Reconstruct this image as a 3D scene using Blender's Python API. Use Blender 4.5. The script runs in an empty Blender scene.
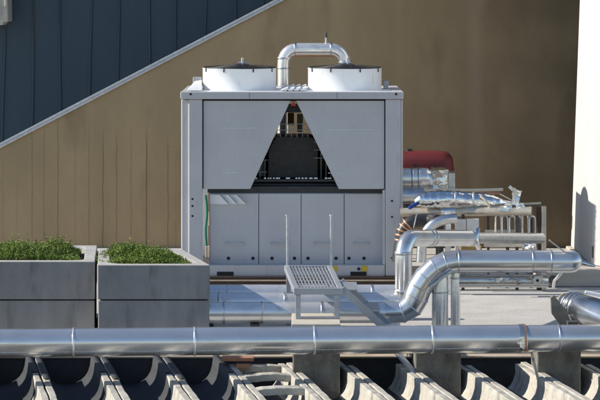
import bpy, bmesh, math, random
from mathutils import Vector, Matrix
random.seed(7)
R = math.radians
S = bpy.context.scene
COL = S.collection
F = 2369.0          # focal length in photo pixels (600 wide)
H = 2.96            # camera height above the deck

def at(px, py, Y):
    """measured position of something standing at distance Y"""
    return Vector(((px-300)*Y/F, Y, H-(py+9)*Y/F))
def wx(px, Y): return (px-300)*Y/F
def wz(py, Y): return H-(py+9)*Y/F
def wl(n, Y): return n*Y/F

# ---------------------------------------------------------------- materials
def node(nt, t, **kw):
    n = nt.nodes.new(t)
    for k, v in kw.items():
        if k in n.inputs: n.inputs[k].default_value = v
        else: setattr(n, k, v)
    return n
def pm(name, c1, c2=None, scale=6.0, rough=.6, metal=0.0, bump=0.0, bscale=40.0, stretch=(1,1,1), spots=None, rvar=.1,
       spec=.5, stain=None, dist=.004, bstretch=None, island=False, detail=6):
    m = bpy.data.materials.new(name); m.use_nodes = True
    nt = m.node_tree; L = nt.links
    b = nt.nodes['Principled BSDF']
    c2 = c2 or tuple(x*.82 for x in c1)
    tc = node(nt, 'ShaderNodeTexCoord')
    mp = node(nt, 'ShaderNodeMapping'); mp.inputs['Scale'].default_value = stretch
    L.new(tc.outputs['Object'], mp.inputs['Vector'])
    nz = node(nt, 'ShaderNodeTexNoise', Scale=scale, Detail=detail, Roughness=.6)
    L.new(mp.outputs[0], nz.inputs['Vector'])
    ramp = node(nt, 'ShaderNodeValToRGB')
    ramp.color_ramp.elements[0].position = .32; ramp.color_ramp.elements[1].position = .68
    ramp.color_ramp.elements[0].color = (*c2, 1); ramp.color_ramp.elements[1].color = (*c1, 1)
    if island:
        g = node(nt, 'ShaderNodeNewGeometry'); L.new(g.outputs['Random Per Island'], ramp.inputs[0])
        ramp.color_ramp.elements[0].position = .1; ramp.color_ramp.elements[1].position = .95
    else:
        L.new(nz.outputs['Fac'], ramp.inputs[0])
    col = ramp.outputs[0]
    def overlay(fac, colour, base):
        mx = node(nt, 'ShaderNodeMix'); mx.data_type = 'RGBA'
        L.new(fac, mx.inputs[0]); L.new(base, mx.inputs[6]); mx.inputs[7].default_value = (*colour, 1)
        return mx.outputs[2]
    if spots:      # fine speckle / pits: (colour, scale, threshold)
        n2 = node(nt, 'ShaderNodeTexNoise', Scale=spots[1], Detail=3)
        L.new(tc.outputs['Object'], n2.inputs['Vector'])
        r2 = node(nt, 'ShaderNodeValToRGB')
        r2.color_ramp.elements[0].position = spots[2]; r2.color_ramp.elements[1].position = spots[2]+.12
        L.new(n2.outputs['Fac'], r2.inputs[0]); col = overlay(r2.outputs[0], spots[0], col)
    if stain:      # larger stains: (colour, scale, threshold, stretch, softness)
        mp3 = node(nt, 'ShaderNodeMapping'); mp3.inputs['Scale'].default_value = stain[3]
        L.new(tc.outputs['Object'], mp3.inputs['Vector'])
        n3 = node(nt, 'ShaderNodeTexNoise', Scale=stain[1], Detail=4)
        L.new(mp3.outputs[0], n3.inputs['Vector'])
        r3 = node(nt, 'ShaderNodeValToRGB')
        r3.color_ramp.elements[0].position = stain[2]; r3.color_ramp.elements[1].position = stain[2]+stain[4]
        r3.color_ramp.elements[1].color = (.85, .85, .85, 1)
        L.new(n3.outputs['Fac'], r3.inputs[0]); col = overlay(r3.outputs[0], stain[0], col)
    L.new(col, b.inputs['Base Color'])
    b.inputs['Metallic'].default_value = metal
    b.inputs['Specular IOR Level'].default_value = spec
    mr = node(nt, 'ShaderNodeMapRange'); mr.inputs[3].default_value = max(.02, rough-rvar); mr.inputs[4].default_value = min(1, rough+rvar)
    L.new(nz.outputs['Fac'], mr.inputs[0]); L.new(mr.outputs[0], b.inputs['Roughness'])
    if bump:
        n4 = node(nt, 'ShaderNodeTexNoise', Scale=bscale, Detail=5)
        mp4 = node(nt, 'ShaderNodeMapping'); mp4.inputs['Scale'].default_value = bstretch or (1,1,1)
        L.new(tc.outputs['Object'], mp4.inputs['Vector']); L.new(mp4.outputs[0], n4.inputs['Vector'])
        bp = node(nt, 'ShaderNodeBump', Strength=bump, Distance=dist)
        L.new(n4.outputs['Fac'], bp.inputs['Height']); L.new(bp.outputs[0], b.inputs['Normal'])
    return m, nt, b, tc, col

M = {}
def mk(key, *a, **k): M[key] = pm(key, *a, **k)[0]
mk('chiller_paint', (.52,.52,.535), (.47,.47,.485), scale=3, rough=.38, rvar=.06, stain=((.33,.33,.33),7,.60,(3,3,.5),.25), bump=.12, bscale=3, dist=.006)
mk('panel_paint', (.515,.52,.54), (.465,.47,.49), scale=2.2, rough=.3, rvar=.05, stain=((.34,.34,.345),9,.62,(4,4,.5),.25), bump=.25, bscale=2.2, dist=.008)
mk('white_paint', (.80,.82,.83), (.72,.74,.76), scale=4, rough=.4, stain=((.55,.53,.48),8,.62,(3,3,.6),.2))
mk('black_plastic', (.02,.02,.022), (.035,.035,.037), scale=20, rough=.45)
mk('dark_coil', (.012,.012,.014), (.03,.03,.032), scale=40, rough=.6)
mk('dark_metal', (.06,.06,.065), (.035,.035,.038), scale=12, rough=.5)
mk('aluminium', (.86,.86,.86), (.74,.74,.74), scale=5, rough=.26, metal=.66, bump=.5, bscale=2.6, dist=.011, rvar=.07, stain=((.45,.43,.40),7,.6,(1,2,2),.25))
mk('aluminium_mirror', (.66,.68,.71), (.58,.60,.63), scale=3, rough=.22, metal=1, bump=.4, bscale=3, dist=.01, rvar=.05)
mk('aluminium_dull', (.66,.67,.68), (.52,.53,.54), scale=9, rough=.33, metal=1, bump=.5, bscale=5, dist=.008, rvar=.1, stain=((.36,.34,.31),9,.56,(1,2,2),.25))
mk('aluminium_smooth', (.74,.75,.765), (.66,.67,.685), scale=3, rough=.24, metal=.82, bump=.4, bscale=2.0, dist=.012, rvar=.1, stain=((.52,.47,.39),4,.54,(.5,2,2),.25), spots=((.5,.49,.45),55,.7))
mk('foil', (.80,.81,.82), (.70,.71,.72), scale=5, rough=.2, metal=1, bump=.9, bscale=5, dist=.03, rvar=.05)
mk('galvanised', (.60,.62,.65), (.46,.48,.51), scale=24, rough=.45, metal=.75, bump=.2, bscale=60)
mk('grey_steel', (.42,.44,.47), (.34,.36,.39), scale=14, rough=.5, metal=.4)
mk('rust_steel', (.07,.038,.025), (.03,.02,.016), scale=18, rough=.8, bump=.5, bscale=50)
mk('copper', (.62,.33,.20), (.42,.22,.14), scale=12, rough=.4, metal=.7)
mk('bracket_metal', (.26,.23,.19), (.16,.145,.125), scale=14, rough=.6, metal=.3, bump=.4)
mk('tan_metal', (.62,.56,.47), (.46,.40,.32), scale=10, rough=.35, metal=.6)
mk('maroon', (.14,.014,.018), (.10,.01,.013), scale=4, rough=.6)
mk('blue_valve', (.02,.06,.28), None, scale=8, rough=.35)
mk('green_hose', (.01,.19,.12), None, scale=8, rough=.4)
mk('yellow', (.62,.47,.03), (.52,.38,.03), scale=10, rough=.5)
mk('red', (.45,.02,.02), None, scale=8, rough=.45)
mk('ochre', (.33,.22,.06), (.24,.15,.04), scale=8, rough=.6)
mk('cream', (.70,.61,.48), (.56,.48,.37), scale=8, rough=.6)
mk('grubby_white', (.72,.71,.69), (.58,.55,.50), scale=9, rough=.6, spots=((.42,.16,.04),9,.60))
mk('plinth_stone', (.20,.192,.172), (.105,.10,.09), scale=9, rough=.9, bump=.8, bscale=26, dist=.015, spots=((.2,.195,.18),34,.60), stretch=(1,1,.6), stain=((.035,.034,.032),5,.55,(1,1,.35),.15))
mk('planter_lit_top', (.47,.46,.43), (.36,.35,.33), scale=9, rough=.9, bump=.5, bscale=60, spots=((.22,.215,.2),70,.60))  # paler copy of the side concrete, sunlight painted on the rim
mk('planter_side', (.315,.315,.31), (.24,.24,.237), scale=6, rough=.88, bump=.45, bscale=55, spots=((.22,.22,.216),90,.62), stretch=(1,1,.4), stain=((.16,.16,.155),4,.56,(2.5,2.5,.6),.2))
mk('tile_concrete', (.53,.50,.44), (.34,.32,.275), scale=8, rough=.9, bump=.6, bscale=45, dist=.008, spots=((.22,.205,.18),28,.62), stain=((.16,.155,.125),4.5,.57,(1,1,1),.16))
mk('terracotta', (.40,.20,.12), (.30,.15,.09), scale=14, rough=.85, bump=.4)
mk('beam_tan', (.50,.42,.32), (.40,.32,.24), scale=6, rough=.85, bump=.5)
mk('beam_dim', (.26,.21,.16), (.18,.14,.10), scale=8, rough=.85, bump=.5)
mk('block_wood', (.58,.53,.45), (.44,.40,.33), scale=11, rough=.85, bump=.4, stretch=(.4,2,2))
mk('stucco', (.52,.49,.43), (.32,.30,.26), scale=5, rough=.9, bump=.9, bscale=22, dist=.02, stretch=(2.5,1,.6))
mk('step_render', (.52,.455,.38), (.42,.37,.31), scale=4, rough=.9, bump=.5, stretch=(.5,1,2.5))
mk('white_wall', (.575,.555,.53), (.54,.52,.495), scale=1.6, rough=.85, bump=.35, bscale=35, dist=.004, stain=((.44,.42,.39),2.2,.60,(2,2,.4),.3))
mk('soil', (.05,.037,.025), (.03,.022,.015), scale=20, rough=.95)
mk('stem', (.07,.05,.025), None, scale=20, rough=.9)
mk('leaf_green', (.29,.37,.065), (.05,.10,.022), rough=.6, island=True, spec=.3)
mk('ground_dirt', (.30,.26,.20), (.20,.175,.14), scale=.6, rough=.95)
mk('roof_dark', (.05,.05,.054), (.035,.035,.037), scale=12, rough=.85, bump=.5)
mk('shade_sheet', (.046,.05,.056), (.028,.031,.037), scale=7, rough=.8, bump=.5, bscale=30, spots=((.10,.10,.10),30,.64), stain=((.09,.09,.09),3,.6,(1,1,1),.2))  # near-black stand-in for deep shade in the channel hollows
mk('worn_edge', (.82,.83,.85), (.70,.72,.74), scale=40, rough=.5)
mk('seal_black', (.012,.012,.013), None, scale=10, rough=.7)

# deck: pale weathered screed with patches
M['deck_screed'] = pm('deck_screed', (.53,.51,.478), (.42,.40,.375), scale=2.2, rough=.92, bump=.5, bscale=38, dist=.008,
                      spots=((.36,.345,.32),42,.60), stain=((.38,.36,.33),1.5,.55,(1,2.2,1),.2))[0]
# dark blue metal cladding
M['blue_cladding'] = pm('blue_cladding', (.040,.070,.100), (.030,.056,.084), scale=2.0, rough=.5, metal=.15, bump=.25, bscale=1.6, dist=.02, stretch=(1.6,1,.35),
                        stain=((.05,.066,.088),3.2,.58,(4,4,.3),.2))[0]
# rear wall: brown stained concrete, with board-mark lines low on its left end
def rear_mat():
    m, nt, b, tc, col = pm('brown_concrete', (.41,.305,.175), (.32,.235,.132), scale=1.1, rough=.9, bump=.5, bscale=30, dist=.01,
                           spots=((.27,.20,.115),75,.58), stretch=(1.3,1,.55), stain=((.20,.145,.085),1.3,.55,(1.6,1,.6),.22))
    L = nt.links
    sx = node(nt, 'ShaderNodeSeparateXYZ'); L.new(tc.outputs['Object'], sx.inputs[0])
    nz = node(nt, 'ShaderNodeTexNoise', Scale=5.0, Detail=3); L.new(tc.outputs['Object'], nz.inputs['Vector'])
    wob = node(nt, 'ShaderNodeMath', operation='MULTIPLY_ADD'); wob.inputs[1].default_value = .03; L.new(nz.outputs['Fac'], wob.inputs[0]); L.new(sx.outputs[0], wob.inputs[2])
    # browner and darker towards the right end
    mr = node(nt, 'ShaderNodeMapRange'); mr.inputs[1].default_value = .4; mr.inputs[2].default_value = 2.6
    L.new(sx.outputs[0], mr.inputs[0])
    n5 = node(nt, 'ShaderNodeTexNoise', Scale=.9, Detail=3); L.new(tc.outputs['Object'], n5.inputs['Vector'])
    mu = node(nt, 'ShaderNodeMath', operation='MULTIPLY'); L.new(mr.outputs[0], mu.inputs[0]); L.new(n5.outputs['Fac'], mu.inputs[1])
    mx = node(nt, 'ShaderNodeMix'); mx.data_type = 'RGBA'; L.new(mu.outputs[0], mx.inputs[0]); L.new(col, mx.inputs[6]); mx.inputs[7].default_value = (.06,.036,.02,1)
    col = mx.outputs[2]
    # pale streaks down the wall: soft light and warm glow painted into the colour
    for xc, wd, amt, c in ((2.04,.13,.42,(.33,.25,.175)), (1.15,.10,.18,(.42,.31,.18)), (-.6,.16,.12,(.38,.29,.18))):
        d = node(nt, 'ShaderNodeMath', operation='SUBTRACT'); L.new(wob.outputs[0], d.inputs[0]); d.inputs[1].default_value = xc
        a = node(nt, 'ShaderNodeMath', operation='ABSOLUTE'); L.new(d.outputs[0], a.inputs[0])
        r = node(nt, 'ShaderNodeMapRange'); r.interpolation_type = 'SMOOTHSTEP'
        r.inputs[1].default_value = 0; r.inputs[2].default_value = wd; r.inputs[3].default_value = amt; r.inputs[4].default_value = 0
        L.new(a.outputs[0], r.inputs[0])
        mx = node(nt, 'ShaderNodeMix'); mx.data_type = 'RGBA'; L.new(r.outputs[0], mx.inputs[0]); L.new(col, mx.inputs[6]); mx.inputs[7].default_value = (*c,1)
        col = mx.outputs[2]
    tot = None
    for px, ytop, amt in ((3,170,.3),(17,190,.25),(32,135,.55),(44,130,.5),(58,128,.65),(75,150,.35),(89,140,.5),(103,145,.85),(116.5,143,.7),(131,140,.45),(146.5,143,1.0),(168,150,.75),(176,160,.3)):
        xc = wx(px, 27.3); zt = wz(ytop, 27.3)
        d = node(nt, 'ShaderNodeMath', operation='SUBTRACT'); L.new(wob.outputs[0], d.inputs[0]); d.inputs[1].default_value = xc+.015
        a = node(nt, 'ShaderNodeMath', operation='ABSOLUTE'); L.new(d.outputs[0], a.inputs[0])
        r = node(nt, 'ShaderNodeMapRange'); r.inputs[1].default_value = .003; r.inputs[2].default_value = .011; r.inputs[3].default_value = amt*.5; r.inputs[4].default_value = 0
        L.new(a.outputs[0], r.inputs[0])
        zz = node(nt, 'ShaderNodeMapRange'); zz.inputs[1].default_value = zt-.05; zz.inputs[2].default_value = zt+.25; zz.inputs[3].default_value = 1; zz.inputs[4].default_value = 0
        L.new(sx.outputs[2], zz.inputs[0])
        mu = node(nt, 'ShaderNodeMath', operation='MULTIPLY'); L.new(r.outputs[0], mu.inputs[0]); L.new(zz.outputs[0], mu.inputs[1])
        if tot is None: tot = mu
        else:
            ad = node(nt, 'ShaderNodeMath', operation='MAXIMUM'); L.new(tot.outputs[0], ad.inputs[0]); L.new(mu.outputs[0], ad.inputs[1]); tot = ad
    mx = node(nt, 'ShaderNodeMix'); mx.data_type = 'RGBA'; L.new(tot.outputs[0], mx.inputs[0]); L.new(col, mx.inputs[6]); mx.inputs[7].default_value = (.045,.03,.018,1)
    L.new(mx.outputs[2], b.inputs['Base Color'])
    return m
M['brown_concrete'] = rear_mat()

# ---------------------------------------------------------------- mesh builder
ROOTLOC = {}
class MB:
    def __init__(s): s.v = []; s.f = []; s.sm = []
    def add(s, vs, fs, smooth=False):
        o = len(s.v); s.v += [Vector(v) for v in vs]
        for f in fs: s.f.append([i+o for i in f]); s.sm.append(smooth)
    def box(s, x0, x1, y0, y1, z0, z1):
        vs = [(x,y,z) for z in (z0,z1) for y in (y0,y1) for x in (x0,x1)]
        s.add(vs, [(0,2,3,1),(4,5,7,6),(0,1,5,4),(2,6,7,3),(0,4,6,2),(1,3,7,5)]); return s
    def hexa(s, bottom, top):       # two quads
        s.add(list(bottom)+list(top), [(3,2,1,0),(4,5,6,7)]+[(i,(i+1)%4,4+(i+1)%4,4+i) for i in range(4)]); return s
    def bar(s, a, b, w, h, up=(0,0,1)):
        a = Vector(a); b = Vector(b); d = (b-a).normalized(); up = Vector(up)
        if abs(d.dot(up)) > .98: up = Vector((0,1,0))
        sd = d.cross(up).normalized(); u2 = sd.cross(d).normalized()
        q = [sd*(w/2)+u2*(h/2), -sd*(w/2)+u2*(h/2), -sd*(w/2)-u2*(h/2), sd*(w/2)-u2*(h/2)]
        return s.hexa([a+x for x in q], [b+x for x in q])
    def prism(s, poly, fn, t0, t1):  # poly of 2-D points, fn(p, t) -> 3-D
        n = len(poly)
        vs = [fn(p, t0) for p in poly]+[fn(p, t1) for p in poly]
        s.add(vs, [tuple(range(n))[::-1], tuple(range(n, 2*n))]+[(i,(i+1)%n,n+(i+1)%n,n+i) for i in range(n)]); return s
    def tube(s, pts, r, seg=24, caps=True, wob=0):
        pts = [Vector(p) for p in pts]; n = len(pts)
        rs = list(r)+[r[-1]]*max(0, n-len(r)) if isinstance(r, (list, tuple)) else [r]*n
        t = []
        for i in range(n):
            a = pts[i]-pts[i-1] if i else pts[1]-pts[0]
            b = pts[i+1]-pts[i] if i < n-1 else a
            if a.length < 1e-9: a = b
            if b.length < 1e-9: b = a
            t.append((a.normalized()+b.normalized()).normalized())
        nrm = t[0].orthogonal().normalized(); vs = []; fs = []
        for i in range(n):
            nrm = (nrm-t[i]*nrm.dot(t[i])).normalized(); bn = t[i].cross(nrm)
            for k in range(seg):
                a = 2*math.pi*k/seg; rr = rs[i]*(1+(random.uniform(-wob, wob) if wob else 0))
                vs.append(pts[i]+nrm*(rr*math.cos(a))+bn*(rr*math.sin(a)))
        for i in range(n-1):
            for k in range(seg):
                fs.append((i*seg+k, i*seg+(k+1)%seg, (i+1)*seg+(k+1)%seg, (i+1)*seg+k))
        s.add(vs, fs, True)
        if caps:
            s.add(vs[:seg], [tuple(range(seg))[::-1]]); s.add(vs[-seg:], [tuple(range(seg))])
        return s
    def disc(s, c, d, r, h, seg=24):
        c = Vector(c); d = Vector(d).normalized(); return s.tube([c, c+d*h], r, seg)
    def build(s, name, m, parent=None, bevel=0, weld=True):
        root = parent
        while root is not None and root.parent is not None: root = root.parent
        off = ROOTLOC.get(root.name, Vector((0,0,0))) if root else Vector((0,0,0))
        bm = bmesh.new()
        vs = [bm.verts.new(v-off) for v in s.v]
        for f, sm in zip(s.f, s.sm):
            try: fa = bm.faces.new([vs[i] for i in f]); fa.smooth = sm
            except ValueError: pass
        bmesh.ops.recalc_face_normals(bm, faces=bm.faces)
        me = bpy.data.meshes.new(name); bm.to_mesh(me); bm.free()
        me.materials.append(M[m] if isinstance(m, str) else m)
        o = bpy.data.objects.new(name, me); COL.objects.link(o)
        if parent is not None: o.parent = parent
        if bevel:
            b = o.modifiers.new('bevel', 'BEVEL'); b.width = bevel; b.segments = 2; b.limit_method = 'ANGLE'; b.angle_limit = R(40)
        return o

def tag(o, label, cat, group=None):
    o['label'] = label; o['category'] = cat
    if group: o['group'] = group
    return o
def thing(name, loc, label, cat, group=None):
    o = bpy.data.objects.new(name, None); COL.objects.link(o); o.location = loc; o.empty_display_size = .1
    ROOTLOC[o.name] = Vector(loc)
    return tag(o, label, cat, group)
def struct(o, kind='structure'): o['kind'] = kind; return o
def copy_tree(o, loc):
    c = o.copy(); COL.objects.link(c); c.location = loc; ROOTLOC[c.name] = Vector(loc)
    for k in list(o.children):
        d = k.copy(); COL.objects.link(d); d.parent = c
        for g in list(k.children):
            e = g.copy(); COL.objects.link(e); e.parent = d
    return c
def fillet(pts, rad, n=8):
    pts = [Vector(p) for p in pts]; out = [pts[0]]
    for i in range(1, len(pts)-1):
        a = (pts[i-1]-pts[i]).normalized(); b = (pts[i+1]-pts[i]).normalized()
        th = a.angle(b)/2; d = min(rad/math.tan(th), .48*(pts[i-1]-pts[i]).length, .48*(pts[i+1]-pts[i]).length)
        p0 = pts[i]+a*d; p2 = pts[i]+b*d
        for k in range(n+1):
            t = k/n; out.append(p0*(1-t)**2+pts[i]*(2*t*(1-t))+p2*t**2)
    out.append(pts[-1]); return out
def spline(pts, n=6):
    pts = [Vector(p) for p in pts]; out = []
    for i in range(len(pts)-1):
        p0 = pts[max(i-1,0)]; p1 = pts[i]; p2 = pts[i+1]; p3 = pts[min(i+2,len(pts)-1)]
        for k in range(n):
            t = k/n
            out.append(.5*((2*p1)+(p2-p0)*t+(2*p0-5*p1+4*p2-p3)*t*t+(3*p1-p0-3*p2+p3)*t**3))
    out.append(pts[-1]); return out
def band(parent, p, d, r, w=.02, m='aluminium_dull', name='band'):
    p = Vector(p); d = Vector(d).normalized()
    return MB().tube([p-d*w/2, p-d*w/2*.6, p+d*w/2*.6, p+d*w/2], [r+.0015, r+.005, r+.005, r+.0015], 28).build(name, m, parent)

# ---------------------------------------------------------------- camera, light
cam = bpy.data.cameras.new('camera'); co = bpy.data.objects.new('camera', cam); COL.objects.link(co)
co.location = (0, 0, H); co.rotation_euler = (R(90), 0, 0)
cam.sensor_width = 36; cam.lens = 36*F/600; cam.shift_y = -209/600; cam.clip_end = 2000; cam.clip_start = .1
S.camera = co
SUN_EL, BACK = 30.5, .3      # sun to the left, a touch beyond the front planes
toward = Vector((-math.cos(R(SUN_EL))*math.cos(R(BACK)), math.cos(R(SUN_EL))*math.sin(R(BACK)), math.sin(R(SUN_EL))))
sl = bpy.data.lights.new('sun', 'SUN'); so = bpy.data.objects.new('sun', sl); COL.objects.link(so)
sl.energy = 4.8; sl.angle = R(.5); sl.color = (1, .93, .82)
so.rotation_euler = toward.to_track_quat('Z', 'Y').to_euler()
w = bpy.data.worlds.new('World'); S.world = w; w.use_nodes = True
nt = w.node_tree; bg = nt.nodes['Background']
sky = nt.nodes.new('ShaderNodeTexSky'); sky.sky_type = 'NISHITA'; sky.sun_disc = False
sky.sun_elevation = R(SUN_EL); sky.sun_rotation = math.atan2(toward.x, toward.y)
nt.links.new(sky.outputs[0], bg.inputs[0]); bg.inputs[1].default_value = .115; sky.dust_density = .25; sky.ozone_density = 1.6; sky.altitude = 300
vs = S.view_settings; vs.view_transform = 'Standard'; vs.look = 'None'; vs.gamma = 1; vs.exposure = .45; vs.use_curve_mapping = False

# ---------------------------------------------------------------- setting
struct(MB().box(-250, 250, -150, 350, -6.2, -6).build('ground', 'ground_dirt'))
struct(MB().box(-9, 9, 19.95, 40, -.45, 0).build('roof_deck', 'deck_screed'))
struct(MB().prism([(2.36,23.68),(9,23.68),(9,25.85),(2.9,25.85),(2.9,24.75),(2.36,24.75)], lambda p, t: (p[0], p[1], t), .003, .18).build('step', 'step_render', bevel=.012))

# rear wall with its raking top
YW = 27.3
ra = at(-700, 146+700*146/280, YW); rb = at(600, -167, YW)
wall = thing('rear_wall', (0, YW, 0), 'brown stained concrete wall with a raking top edge, behind the chiller', 'wall')
def rake(x): return ra.z+(rb.z-ra.z)*(x-ra.x)/(rb.x-ra.x)
x1 = 8.0
x0 = ra.x+(.25-ra.z)*(rb.x-ra.x)/(rb.z-ra.z)   # where the rake comes down to the deck
MB().prism([(x0,.003),(x1,.003),(x1,rake(x1)),(x0,max(.2,rake(x0)))], lambda p, t: (p[0], t, p[1]), YW, YW+.3).build('wall_face', 'brown_concrete', wall)
xa = x0+.2
d = Vector((x1-xa, 0, rake(x1)-rake(xa))).normalized(); nn = Vector((-d.z, 0, d.x))
cop = MB()
a = Vector((xa, YW+.14, rake(xa))); b = Vector((x1, YW+.14, rake(x1)))
cop.bar(a+nn*.016, b+nn*.016, .34, .028, up=nn)
cop.bar(a-nn*.012+Vector((0,-.162,0)), b-nn*.012+Vector((0,-.162,0)), .010, .026, up=nn)
cop.build('coping', 'galvanised', wall, bevel=.004)
MB().box(wx(486,YW), 2.8, YW-.05, YW-.002, .003, .125).build('footing', 'step_render', wall, bevel=.006)

# blue metal building behind
YB = 30.2
bl = thing('blue_building', (0, YB, 0), 'dark blue building clad in tall seamed metal sheets, beyond the brown wall', 'building')
MB().box(-14, 6, YB, YB+6, -.4, 9).build('cladding', 'blue_cladding', bl)
sm = MB()
k = 0
for px in range(-500, 560, 29):
    p = px+8+random.uniform(-1.5, 1.5)
    pts = []
    for j in range(16):
        z = -.3+j*.6
        pts.append(Vector((wx(p, YB)+.035*math.sin(z*1.3+k*1.7)*.5+.012*z, YB-.008, z)))
    sm.tube(pts, .014, 8); k += 1
sm.build('standing_seam', 'blue_cladding', bl)

# pale eave corner at the top left, on the blue building
ev = thing('eave', at(-60, 10, 29.9), 'pale weathered stucco eave corner with a notched end, against dark blue cladding', 'eave')
e = MB()
Ye = 29.75
poly = [(-90,-90),(6.6,-90),(7.6,4),(8.2,21.5),(3.2,22.3),(2.6,25),(-3,25.2),(-90,30)]
e.prism([(wx(p, Ye), wz(q, Ye)) for p, q in poly], lambda p, t: (p[0], t, p[1]), Ye, YB-.003).build('eave_block', 'stucco', ev, bevel=.012)
MB().box(wx(4.6,Ye), wx(7.0,Ye), Ye-.03, Ye-.002, wz(6,Ye), wz(-60,Ye)).build('trim', 'white_wall', ev, bevel=.005)

# white wall to the right
ww = thing('white_wall', (2.95, 25.8, .18), 'bright white rendered wall catching the sun, standing on the low brown step', 'wall')
zt = 7.0; lean = .098/2.7*(zt-.18)
bot = [(2.95,25.8),(2.95,24.0),(3.15,23.74),(9,23.74),(9,25.8)]
wm = MB()
n = len(bot)
vsb = [(x, y, .183) for x, y in bot]; vst = [(x+lean, y, zt) for x, y in bot]
wm.add(vsb+vst, [tuple(range(n))[::-1], tuple(range(n, 2*n))]+[(i,(i+1)%n,n+(i+1)%n,n+i) for i in range(n)])
wm.build('wall_face', 'white_wall', ww, bevel=.01)

# unseen low wall added out of frame on the left to shade the tiles
tag(MB().box(-3.6, -2.72, 18.86, 19.44, -.5, 1.3).build('shade_wall', 'planter_side', bevel=.01), 'low grey concrete wall added out of view to shade the roof channels', 'wall')

# ---------------------------------------------------------------- chiller
YC = 24.0; YCB = 25.5
ch = thing('chiller', (wx(292,YC), 24.7, .06), 'large grey rooftop air chiller with two white fan drums on top', 'chiller')
zb0 = wz(276.5, YC); ztop = wz(91.6, YC)
XL, XR = wx(181, YC), wx(403, YC)
def column(xa, xb, xa2, xb2, ya, yb):
    m = MB()
    m.box(xa, xb, ya, yb, zb0+.001, wz(99.2,YC))
    m.box(xa2, xb2, ya+(.035 if ya < 25 else 0), yb-.004, zb0+.002, wz(99.5,YC))
    return m
c1 = column(wx(188.3,YC), wx(202.2,YC), XL, wx(189,YC), YC, YC+.16).build('column', 'chiller_paint', ch, bevel=.011)
c2 = column(wx(385.5,YC), wx(400,YC), wx(399,YC), XR, YC, YC+.16).build('column', 'chiller_paint', ch, bevel=.011)
column(wx(188,YC), wx(203,YC), XL, wx(189,YC), YCB-.16, YCB).build('column', 'chiller_paint', ch, bevel=.008)
column(wx(383,YC), wx(400,YC), wx(399,YC), XR, YCB-.16, YCB).build('column', 'chiller_paint', ch, bevel=.008)
MB().box(wx(382.6,YC), wx(385.3,YC), YC+.012, YC+.12, wz(265,YC), wz(190.2,YC)).build('column_lip', 'chiller_paint', ch, bevel=.004)
for c, xs in ((c1, (192.5,)), (c2, (392,))):
    for px in xs:
        for py in (199, 206, 216) if c is c1 else (201, 217, 258):
            MB().disc((wx(px,YC), YC-.003, wz(py,YC)), (0,1,0), .011, .004, 12).build('bolt', 'seal_black', c)
# top frame and roof plate
tb = MB()
tb.box(XL-.005, XR+.005, YC-.02, YC+.10, wz(99,YC), ztop)
tb.box(XL-.005, XR+.005, YCB-.10, YCB+.02, wz(99,YC), ztop)
tb.box(XL-.004, XL+.10, YC+.1, YCB-.1, wz(99,YC)+.002, ztop-.002); tb.box(XR-.10, XR+.004, YC+.1, YCB-.1, wz(99,YC)+.002, ztop-.002)
tf = tb.build('top_frame', 'chiller_paint', ch, bevel=.007)
for px in (249.5, 337): MB().box(wx(px,YC)-.0015, wx(px,YC)+.0015, YC-.0225, YC-.018, wz(98.5,YC), wz(92.5,YC)).build('joint', 'dark_metal', tf)
for px in (195, 214, 228.5, 262, 276, 318, 350, 372, 392): MB().disc((wx(px,YC), YC-.026, wz(96,YC)), (0,1,0), .007, .008, 10).build('bolt', 'galvanised', tf)
for px in (190.8, 396): MB().disc((wx(px,YC), YC-.026, wz(94,YC)), (0,1,0), .012, .008, 12).build('lifting_hole', 'seal_black', tf)
MB().box(XL+.102, XR-.102, YC+.102, YCB-.102, ztop-.03, ztop-.008).build('top_deck', 'white_paint', ch)
# upper coil modules and their front covers
zt_, zb_ = wz(100.6,24.04), wz(189,24.04)
Lp = [(wx(203.4,24.04),zt_),(wx(290.5,24.04),zt_),(wx(250.3,24.04),zb_),(wx(203.4,24.04),zb_)]
Rp = [(wx(296,24.04),zt_),(wx(384.4,24.04),zt_),(wx(384.4,24.04),zb_),(wx(338.8,24.04),zb_)]
def shrink(P, e):
    cx = sum(p[0] for p in P)/4; cz = sum(p[1] for p in P)/4
    return [(cx+(p[0]-cx)*(1-e), cz+(p[1]-cz)*(1-e)) for p in P]
for P, dashes in ((Lp, ((221,257,128),(222,239,172.5))), (Rp, ((328,372,129.5),(328,346,173)))):
    MB().prism(shrink(P, .015), lambda p, t: (p[0], t, p[1]), 24.07, YCB-.03).build('coil', 'dark_coil', ch)
    cp = MB().prism(P, lambda p, t: (p[0], t, p[1]), 24.035, 24.06).build('coil_panel', 'panel_paint', ch, bevel=.006)
    dm = MB()
    for a, b, y in dashes:
        x = a
        while x < b:
            l = random.uniform(4, 9); e_ = min(x+l, b)
            MB().box(wx(x,24.03), wx(e_,24.03), 24.031, 24.0345, wz(y+.25,24.03), wz(y-.25,24.03)).build('scratch', 'worn_edge', cp); x = e_+random.uniform(.8, 2.2)
# rubber gap strips beside covers
gp = MB()
gp.box(wx(201.6,YC), wx(387,YC), YC+.075, YC+.085, wz(101.5,YC), wz(98.9,YC))
gp.box(wx(200.5,YC), wx(204.2,YC), YC+.065, YC+.074, wz(189,YC), wz(101.5,YC)); gp.box(wx(383.5,YC), wx(387.5,YC), YC+.065, YC+.074, wz(189,YC), wz(101.5,YC))
gp.build('gasket', 'seal_black', ch)
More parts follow.
